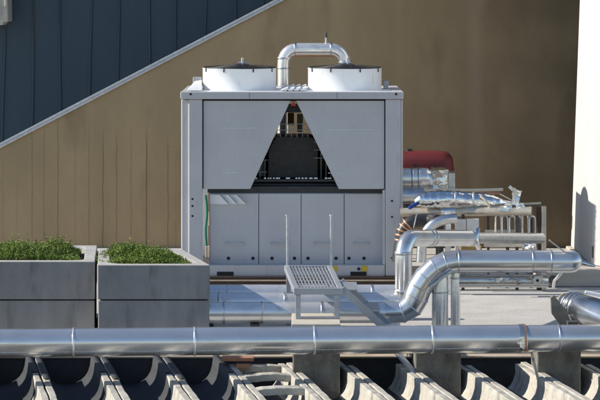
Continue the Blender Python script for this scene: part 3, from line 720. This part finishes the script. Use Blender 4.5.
# edge beam behind the channels, its near-black front paints the shade there
struct(MB().box(-9, 9, 19.82, 19.948, -.7, -.112).build('roof_edge', 'roof_dark'))
struct(MB().box(-9, 9, 19.80, 19.947, -.11, -.094).build('roof_kerb', 'beam_tan', bevel=.003))
struct(MB().box(-9, 9, 12, 19.815, -.62, -.52).build('roof_base', 'roof_dark'))
# terracotta bits behind the channels
for xa, xb, y, lab in ((222,254,355.5,'long flat terracotta slip lying on the roof edge below the front pipe'),(236.5,250,363,'short terracotta slip lying below the longer one')):
    Yt = 19.4 if y < 360 else 19.32
    tag(MB().box(wx(xa,Yt), wx(xb,Yt), Yt-.12, Yt, wz(y,Yt)-.03, wz(y,Yt)).build('terracotta_slip', 'terracotta', bevel=.004), lab, 'tile')

# ---------------------------------------------------------------- concrete roof channels
TD = Vector((.17, -.985, 0)).normalized(); TU = Vector((-TD.y, TD.x, 0))   # along, across
gaps = [-3.1, -2.56, -2.02, -1.475, -.955, -.455, .035, .512, .99, 1.475, 1.975, 2.47, 2.97]
ZR = -.10
names = ['outermost concrete channel, mostly in shade, at the picture edge', None]
lab = {0:'shaded concrete roof channel lying outside the corner of the roof', 1:'first shaded concrete channel at the left picture corner', 2:'deeply shaded concrete channel below the gap seam of the left planter',
       3:'deeply shaded concrete channel below the middle of the right planter', 4:'shaded concrete channel with a sunlit right lip, left of the terracotta slips', 5:'concrete channel crossed by sunlit bars like a ladder, left of the platform plinth',
       6:'concrete channel holding the plinth under the steel platform', 7:'concrete channel between the platform plinth and the plinth below the vertical pipes', 8:'concrete channel holding the plinth below the two vertical pipes',
       9:'concrete channel just left of the plinth below the slanting pipe', 10:'concrete channel holding the plinth below the slanting pipe', 11:'last concrete channel before the right picture edge'}
for i in range(len(gaps)-1):
    wd = (gaps[i+1]-gaps[i])*TU.x-.014
    yref = 18.59
    org = Vector((gaps[i]+.007, yref, ZR))
    t = thing('roof_channel', org, lab[i], 'roof channel', 'concrete roof channels')
    rw = .052
    D_ = .235; a_ = wd/2-rw; NB_ = 14
    bowl = [(wd/2-a_*math.cos(math.pi*q/NB_), -.004-D_*math.sin(math.pi*q/NB_)**.75) for q in range(NB_+1)]
    under = [(wd/2+(a_+.012)*math.cos(math.pi*q/10), -.06-(D_-.01)*math.sin(math.pi*q/10)**.75) for q in range(11)]
    prof = [(0,0),(rw,0)]+bowl[1:-1]+[(wd-rw,0),(wd,0),(wd,-.055)]+under+[(0,-.055)]
    prof_old = [(0,0),(rw,0),(rw+.012,-.012),(rw+.135,-.30),(rw+.165,-.33),(wd-rw-.165,-.33),(wd-rw-.135,-.30),(wd-rw-.012,-.012),(wd-rw,0),(wd,0),(wd,-.055),(wd-.03,-.065),(wd-.17,-.375),(.17,-.375),(.03,-.065),(0,-.055)]
    s0 = -(1.2 if i < 5 else .82 if i == 5 else random.uniform(.78,.98)); s1 = 3.6
    rnd = random.Random(i)
    m = MB(); N = 26; n = len(prof); vs_ = []; fs_ = []
    for j in range(N+1):
        s_ = s0+(s1-s0)*j/N
        for k, (u, z) in enumerate(prof):
            wv = .0038
            vs_.append(org+TU*(u+rnd.uniform(-wv,wv))+TD*(s_+(rnd.uniform(-.006,.006) if j in (0,N) else 0))+Vector((0,0,z+rnd.uniform(-wv,wv)*.7)))
    for j in range(N):
        for k in range(n): fs_.append((j*n+k, j*n+(k+1)%n, (j+1)*n+(k+1)%n, (j+1)*n+k))
    fs_.append(tuple(range(n))[::-1]); fs_.append(tuple(range(N*n, N*n+n)))
    m.add(vs_, fs_)
    for j in range(N):
        for k in range(2, NB_): m.sm[j*n+k] = True
    m.build('channel_shell', 'tile_concrete', t, bevel=.006)
    # dark lining paints shade into the hollows, on the left run the lips too
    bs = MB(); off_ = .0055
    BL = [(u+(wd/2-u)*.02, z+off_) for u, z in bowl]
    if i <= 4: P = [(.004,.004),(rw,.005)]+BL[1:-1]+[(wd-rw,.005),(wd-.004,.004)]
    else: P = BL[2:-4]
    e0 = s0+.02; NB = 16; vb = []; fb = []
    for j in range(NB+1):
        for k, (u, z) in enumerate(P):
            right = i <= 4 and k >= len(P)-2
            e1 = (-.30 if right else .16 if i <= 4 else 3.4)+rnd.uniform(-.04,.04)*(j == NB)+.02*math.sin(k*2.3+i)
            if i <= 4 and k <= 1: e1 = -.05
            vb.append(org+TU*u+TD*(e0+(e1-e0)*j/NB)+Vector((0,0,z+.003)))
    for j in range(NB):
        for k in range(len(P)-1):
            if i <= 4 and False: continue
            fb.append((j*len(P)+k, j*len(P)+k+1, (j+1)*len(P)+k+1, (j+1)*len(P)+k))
    bs.add(vb, fb, True); bso = bs.build('shade_lining', 'shade_sheet', t)
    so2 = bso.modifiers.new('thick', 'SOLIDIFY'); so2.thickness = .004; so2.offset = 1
    if i == 5:
        for s_, dp in ((-.70,.10), (-.26,.11), (.38,.13)):
            cb_ = MB(); K = 8; vb = []; fb = []
            for k in range(K+1):
                u = rw-.004+(wd-2*rw+.008)*k/K; up_ = .012*math.sin(math.pi*k/K)+rnd.uniform(-.003,.003)
                for dz, ds in ((0,-dp/2),(0,dp/2),(-.055,dp/2),(-.055,-dp/2)):
                    vb.append(org+TU*u+TD*(s_+ds+rnd.uniform(-.004,.004))+Vector((0,0,up_+dz)))
            for k in range(K):
                for q in range(4): fb.append((k*4+q, k*4+(q+1)%4, (k+1)*4+(q+1)%4, (k+1)*4+q))
            fb += [(0,1,2,3), (K*4+3,K*4+2,K*4+1,K*4)]
            cb_.add(vb, fb); cb_.build('cross_bar', 'tile_concrete', t, bevel=.006)
# dark steel strut leaning behind the channels
tag(MB().bar(at(397,352,19.2), at(418,378,18.95), .05, .02).build('steel_strut', 'grey_steel'), 'thin grey steel strut leaning beside the plinth below the vertical pipes', 'strut')

# ---------------------------------------------------------------- access platform
YA, YR = 19.3, 20.9
ap = thing('access_platform', (wx(316,YA), YA, wz(324,YPl)), 'grey steel access platform with a grating deck, two posts and side steps', 'platform')
zf = wz(288.5, YA)
fxa, fxb = wx(296.5,YA), wx(340.5,YA); rxa, rxb = wx(286.8,YR), wx(329.5,YR)
def lerp(a, b, t): return a+(b-a)*t
gr = MB()
for k in range(13):
    t_ = (k+.5)/13; gr.bar((lerp(fxa,fxb,t_),YA+.03,zf-.012), (lerp(rxa,rxb,t_),YR-.03,zf-.012), .007, .022)
for k in range(7):
    t_ = (k+.5)/7; Yk = lerp(YA+.02, YR-.02, t_)
    gr.bar((lerp(fxa,rxa,t_)+.01,Yk,zf-.008), (lerp(fxb,rxb,t_)-.01,Yk,zf-.008), .012, .012)
gr.build('grating', 'galvanised', ap)
fr = MB()
for a, b in (((fxa,YA,zf-.02),(rxa,YR,zf-.02)), ((fxb,YA,zf-.02),(rxb,YR,zf-.02))): fr.bar(a, b, .045, .05)
fr.bar((fxa-.022,YA,zf-.022),(fxb+.022,YA,zf-.022), .045, .052); fr.bar((rxa,YR,zf-.022),(rxb,YR,zf-.022), .04, .048)
fr.build('frame', 'grey_steel', ap, bevel=.003)
zp = wz(324,YPl)
for x_ in (fxa+.012, fxb-.03): MB().box(x_-.02, x_+.022, YA-.02, YA+.02, zp+.002, zf-.05).build('leg', 'grey_steel', ap, bevel=.003)
for x_ in (rxa+.015, rxb-.015): MB().box(x_-.02, x_+.02, YR-.06, YR-.02, .002, zf-.05).build('leg', 'grey_steel', ap, bevel=.003)
MB().bar((fxa+.03,YA,wz(317.6,YA)), (fxb-.05,YA,wz(317.6,YA)), .03, .014).build('foot_rail', 'grey_steel', ap)
for px in (287.2, 331.2):
    o = MB().tube([(wx(px,YR),YR+.03,zf-.05), (wx(px,YR),YR+.03,wz(216.5,YR))], .0105, 12).build('handrail_post', 'galvanised', ap)
    MB().disc((wx(px,YR),YR+.03,wz(216.5,YR)), (0,0,1), .016, .014, 12).build('end_cap', 'galvanised', o)
sx0 = at(342,287.5,YA); 
slope = Vector((wl(36,YA),0,-wl(34,YA))); tl = (zf-.03)/wl(34,YA)
for dy in (.0, .52):
    MB().bar(sx0+Vector((0,dy,-.01)), sx0+slope*(tl*.97)+Vector((0,dy,-.0)), .014, .06, up=(0,0,1)).build('stringer', 'grey_steel', ap, bevel=.002)
for k in range(4):
    c_ = sx0+slope*(.17+k*.62)+Vector((.005,0,.03))
    tr = MB()
    tr.box(c_.x-.07, c_.x+.075, c_.y+.009, c_.y+.511, c_.z-.006, c_.z)
    tr.box(c_.x-.07, c_.x-.063, c_.y+.0095, c_.y+.5105, c_.z-.03, c_.z-.0065); tr.box(c_.x+.068, c_.x+.075, c_.y+.0095, c_.y+.5105, c_.z-.03, c_.z-.0065)
    tr.build('tread', 'galvanised', ap)

# ---------------------------------------------------------------- pipework right of the chiller
# maroon tank
Yt = 26.4
tk = thing('red_tank', (wx(430,Yt), Yt, .002), 'dark red rounded tank standing half hidden behind the silver pipes', 'tank')
m = MB()
xa, xb = wx(396,Yt), wx(453,Yt); zt_, zb_ = wz(151,Yt), wz(200,Yt)
secs = []
for x_, s_ in ((xa,.8),(xa+.03,.97),(xa+.08,1),(xb-.14,1),(xb-.05,.94),(xb-.015,.8),(xb,.5)):
    hh = (zt_-zb_)/2*s_; zc = (zt_+zb_)/2; ww_ = .3*s_
    secs.append([(x_, Yt+ww_*math.copysign(abs(math.cos(a))**.45, math.cos(a)), zc+hh*math.copysign(abs(math.sin(a))**.45, math.sin(a))) for a in [2*math.pi*k/28 for k in range(28)]])
vs_ = [p for s_ in secs for p in s_]; fs_ = []
for i in range(len(secs)-1):
    for k in range(28): fs_.append((i*28+k, i*28+(k+1)%28, (i+1)*28+(k+1)%28, (i+1)*28+k))
m.add(vs_, fs_, True); m.add(secs[0], [tuple(range(28))]); m.add(secs[-1], [tuple(range(28))])
m.build('tank_body', 'maroon', tk)
for x_ in (xa+.2, xb-.2): MB().box(x_-.014, x_+.014, Yt-.304, Yt-.298, zb_+.1, zt_-.12).build('strap', 'dark_metal', tk)
for x_ in (xa+.12, xb-.15):
    for dy in (-.2, .2): MB().box(x_-.03, x_+.03, Yt+dy-.03, Yt+dy+.03, .002, zb_+.06).build('leg', 'dark_metal', tk)
MB().disc((wx(409,Yt),Yt,zt_-.005), (0,0,1), .035, .03, 16).build('filler_cap', 'black_plastic', tk)
# jacketed pipe leaving the chiller side
Ys = 24.5
jp = thing('jacketed_pipe', (wx(418,Ys), Ys, 0), 'short fat silver pipe leaving the chiller side, with a rounded end', 'pipe')
zc = wz(178.5,Ys); rs_ = wl(10.5,Ys)
MB().tube(spline([(XR-.06,Ys,zc),(wx(415,Ys),Ys,zc),(wx(425,Ys),Ys,zc+.002),(wx(432,Ys),Ys,zc-.02),(wx(436,Ys),Ys-.02,zc-.08),(wx(437,Ys),Ys-.03,zc-.16)]), [rs_]*14+[rs_*.9]*8+[rs_*.6]*4, 30).build('pipe_run', 'aluminium', jp)
for px in (412, 418.5): band(jp, (wx(px,Ys),Ys,zc), (1,0,0), rs_, .02)
# crumpled foil body
def crumple(P, D, amp, seed, name, m, parent):
    """boxy foil-wrapped body: subdivided and crumpled"""
    rnd = random.Random(seed); bm = bmesh.new()
    off = ROOTLOC[parent.name]
    vs_ = [bm.verts.new(Vector(p)-off) for p in P]
    for f in [(3,2,1,0),(4,5,6,7),(0,1,5,4),(1,2,6,5),(2,3,7,6),(3,0,4,7)]: bm.faces.new([vs_[i] for i in f])
    bmesh.ops.subdivide_edges(bm, edges=bm.edges, cuts=D, use_grid_fill=True)
    for v_ in bm.verts: v_.co += Vector((rnd.uniform(-amp,amp), rnd.uniform(-amp,amp), rnd.uniform(-amp,amp)))
    bmesh.ops.triangulate(bm, faces=bm.faces)
    bmesh.ops.recalc_face_normals(bm, faces=bm.faces)
    me = bpy.data.meshes.new(name); bm.to_mesh(me); bm.free(); me.materials.append(M[m])
    o = bpy.data.objects.new(name, me); COL.objects.link(o); o.parent = parent
    return o
def bxp(xa, xb, ya, yb, Y0, Y1, skew=0):
    return [(wx(xa,Y0),Y0,wz(yb,Y0)),(wx(xb,Y0),Y0,wz(yb,Y0)),(wx(xb+skew,Y0),Y1,wz(yb,Y0)),(wx(xa+skew,Y0),Y1,wz(yb,Y0)),
            (wx(xa,Y0),Y0,wz(ya,Y0)),(wx(xb,Y0),Y0,wz(ya,Y0)),(wx(xb+skew,Y0),Y1,wz(ya,Y0)),(wx(xa+skew,Y0),Y1,wz(ya,Y0))]
fb = thing('foil_box', at(442,190,24.4), 'crumpled shiny foil box with a flat blue grey side panel, below the red tank', 'insulation')
crumple(bxp(433,448,170,193,24.4,24.75), 2, .008, 4, 'wrap', 'foil', fb)
MB().box(wx(448.3,24.42), wx(455,24.42), 24.42, 24.7, wz(190,24.42), wz(173,24.42)).build('side_panel', 'aluminium_dull', fb, bevel=.004)
# thin copper / white lines
tag(MB().tube(spline([at(417,190.5,24.2), at(440,190,24.2), at(470,190.3,24.2), at(503,189.5,24.2)]), .016, 12).build('capillary_pipe', 'cream'), 'thin pale pipe running right from under the foil box', 'pipe')
tag(MB().tube(spline([at(436,190.6,24.05), at(455,193,24.05), at(475,192.8,24.05), at(500,193.5,24.05)]), .013, 10).build('copper_line', 'copper'), 'thin copper line just beneath the thin pale pipe', 'pipe')
# long foil bundle
lb = thing('foil_bundle', (wx(458,23.6), 23.6, 0), 'long crinkled foil wrapped pipe bundle running right from the chiller', 'insulation')
c_ = []
rnd = random.Random(5)
ctr = [at(415,203,23.6), at(422,200.5,23.6), at(432,199.5,23.6), at(447,199.5,23.6), at(462,200,23.6), at(478,201,23.6), at(490,201.5,23.6), at(503,203.5,23.6), at(520,207,23.6)]
rad = [wl(x, 23.6) for x in (3.5,7.5,8.5,9,8.7,8.3,7.5,4.5,3)]
sp = spline(ctr, 5); ra_ = []
for i in range(len(sp)):
    f = i/5; j = min(int(f), len(rad)-2); ra_.append(lerp(rad[j], rad[j+1], f-j)*(1+.05*math.sin(i*2.1)))
MB().tube(sp, ra_, 22, wob=.022).build('wrap', 'foil', lb)
MB().tube([at(409,208,23.5), at(417,203.5,23.55)], wl(1.9,23.5), 14).build('blue_valve', 'blue_valve', lb)
MB().tube(spline([at(480,196,23.5), at(486,201,23.48), at(490,208,23.5)]), .012, 8).build('tie', 'cream', lb)
for px in (455, 473): band(lb, at(px, 200, 23.6), (1,0,0), wl(9,23.6), .015)
for px in (440, 508): MB().box(wx(px,23.7)-.012, wx(px,23.7)+.012, 23.7, 23.73, .002, wz(206,23.7)).build('stand', 'dark_metal', lb)
hp = thing('header_pipe', (wx(450,23.9), 23.9, 0), 'dull silver pipe coming straight out of the chiller behind the foil bundle', 'pipe')
MB().tube([(XR-.05,23.98+.25,wz(196,24.2)), (wx(424,24.2),24.23,wz(196,24.2))], wl(8,24.2), 22).build('pipe_run', 'aluminium_dull', hp)
# tan pipe below
tp = thing('tan_pipe', (wx(465,23.4), 23.4, 0), 'long slim tan pipe passing level below the foil bundle', 'pipe')
MB().tube([at(401,212.5,23.75), at(532,211,23.4)], wl(4.6,23.5), 20).build('pipe_run', 'tan_metal', tp)
MB().tube([at(441,211.5,23.3), at(455,210.8,23.3)], wl(3.2,23.3), 14).build('union', 'foil', tp)
for px in (463, 517): MB().bar(at(px, 214, 23.45), (wx(px,23.45),23.45,.002), .03, .03).build('stand', 'dark_metal', tp)
# dark bends with copper rings
db = thing('hose_bend', (wx(412,23.45), 23.45, 0), 'dark rubber hose bend with copper rings beside the chiller column', 'hose')
MB().tube(spline([at(398,262,23.45), at(401,243,23.45), at(404,229,23.45), at(413,221.5,23.45), at(430,220,23.45), at(438,221,23.3)]), wl(6.5,23.45), 18).build('hose', 'black_plastic', db)
hp_ = spline([at(398,262,23.45), at(401,243,23.45), at(404,229,23.45), at(413,221.5,23.45), at(430,220,23.45)], 6)
for i in (7, 9, 11, 13, 15): band(db, hp_[i], hp_[i+1]-hp_[i-1], wl(6.6,23.45), .02, 'copper', 'ring')
ar = thing('arched_pipe', (wx(437,23.1), 23.1, 0), 'dark arched pipe curving up behind the upper silver riser run', 'pipe')
MB().tube(spline([at(421,262,23.1), at(423,240,23.1), at(431,226,23.1), at(445,219.5,23.1), at(457,218.5,23.1)]), wl(5,23.1), 18).build('pipe_run', 'aluminium_dull', ar)
tag(MB().bar(at(416.5,214,22.9), at(413.5,228,22.9), .03, .01).build('pointed_bracket', 'foil'), 'small pale pointed bracket beside the hose bend', 'bracket')
tag(MB().box(wx(445.5,23.1), wx(451,23.1), 23.1, 23.16, .002, wz(212,23.1)).build('channel_post', 'aluminium', bevel=.006), 'upright bright channel post beside the rust stained sheet', 'post')
for xa, xb, ya, yb, labl in ((455,466,219.5,233,'grubby white sheet with an orange rust streak, next to the channel post'),(466.8,479,219,232,'grubby white sheet stained with rust, nearer the rung rack')):
    tag(MB().box(wx(xa,23.3), wx(xb,23.3), 23.3, 23.34, wz(270,23.3), wz(ya,23.3)).build('rusty_sheet', 'grubby_white', bevel=.003), labl, 'sheet', 'rust stained sheets')
# rung rack
rk = thing('pipe_rack', (wx(515,23.5), 23.5, .002), 'steel rack of looped rods carrying crumpled foil strips, by the tan post', 'rack')
Yk = 23.5
for px in (497, 503.5, 511, 517.5, 524, 531):
    h_ = random.uniform(213.5, 217)
    MB().tube(fillet([at(px-1.5,240,Yk), at(px-1.5,h_,Yk), at(px+4,h_,Yk+.05), at(px+4.5,240,Yk+.05)], .06, 5), .0095, 8).build('loop', 'aluminium', rk)
MB().bar(at(485,237,Yk-.03), at(541,236.5,Yk-.03), .03, .022).build('rail', 'galvanised', rk)
MB().bar(at(485,231,Yk+.06), at(517,231,Yk+.06), .03, .025).build('rail', 'cream', rk)
MB().bar(at(505,205,Yk), at(541,203,Yk), .02, .02).build('rail', 'cream', rk)
MB().bar(at(500,194,Yk+.1), at(532,211,Yk+.1), .02, .012).build('brace', 'tan_metal', rk)
for px in (489, 508, 532): MB().box(wx(px,Yk)-.012, wx(px,Yk)+.012, Yk+.08, Yk+.11, .002, wz(206,Yk)).build('upright', 'dark_metal', rk)
def foil_piece(P, amp, seed): crumple(P, 2, amp, seed, 'foil_strip', 'foil', rk)
foil_piece([at(511,205,Yk-.1),at(518,206,Yk-.1),at(518,206,Yk+.02),at(511,205,Yk+.02),at(513,188,Yk-.1),at(521,191,Yk-.1),at(521,191,Yk+.02),at(513,188,Yk+.02)], .008, 21)
foil_piece([at(519,212,Yk-.1),at(529,213,Yk-.1),at(529,213,Yk+.02),at(519,212,Yk+.02),at(515,204,Yk-.1),at(523,203,Yk-.1),at(523,203,Yk+.02),at(515,204,Yk+.02)], .007, 22)
foil_piece([at(498,211,Yk-.08),at(513,211,Yk-.08),at(513,211,Yk+.02),at(498,211,Yk+.02),at(500,206,Yk-.08),at(512,205,Yk-.08),at(512,205,Yk+.02),at(500,206,Yk+.02)], .006, 23)
MB().tube([at(509,186.5,Yk-.06), at(518,194,Yk-.07)], .016, 8).build('strip_edge', 'foil', rk)
tag(MB().box(wx(484,23.3), wx(530,23.3), 23.3, 23.35, wz(247,23.3), wz(243.5,23.3)).build('cream_batten', 'cream', bevel=.004), 'cream batten lying just above the capped silver pipe', 'batten')
tp_ = thing('timber_post', (wx(542.5,23.4), 23.4, .002), 'tan upright post with one dark face at the end of the rack', 'post')
MB().box(wx(537.5,23.4), wx(541.3,23.4), 23.4, 23.5, .003, wz(207.5,23.4)).build('dark_face', 'rust_steel', tp_, bevel=.003)
MB().box(wx(541.5,23.4), wx(546.2,23.4), 23.39, 23.5, .003, wz(206.5,23.4)).build('pale_face', 'tan_metal', tp_, bevel=.003)
wc = thing('foil_clamp', at(526,250,23.25), 'twisted foil clamp below the rack, right end of the cream batten', 'clamp')
crumple(bxp(524,536,240,251,23.2,23.3), 2, .016, 9, 'wrap', 'foil', wc)
tag(MB().box(wx(461,22.9), wx(482,22.9), 22.9, 23.0, wz(252,22.9), wz(246.5,22.9)).build('ochre_block', 'ochre', bevel=.006), 'small ochre block resting behind the capped pipe, left of the batten', 'block')
tag(MB().tube([at(592.5,246,23.0), at(592.5,258,23.0)], .012, 10).build('shadow_peg', 'dark_metal'), 'short dark peg drawn for a thin shadow on the sunlit white wall', 'peg')  # dark rod stands in for a thin cast shadow on the wall
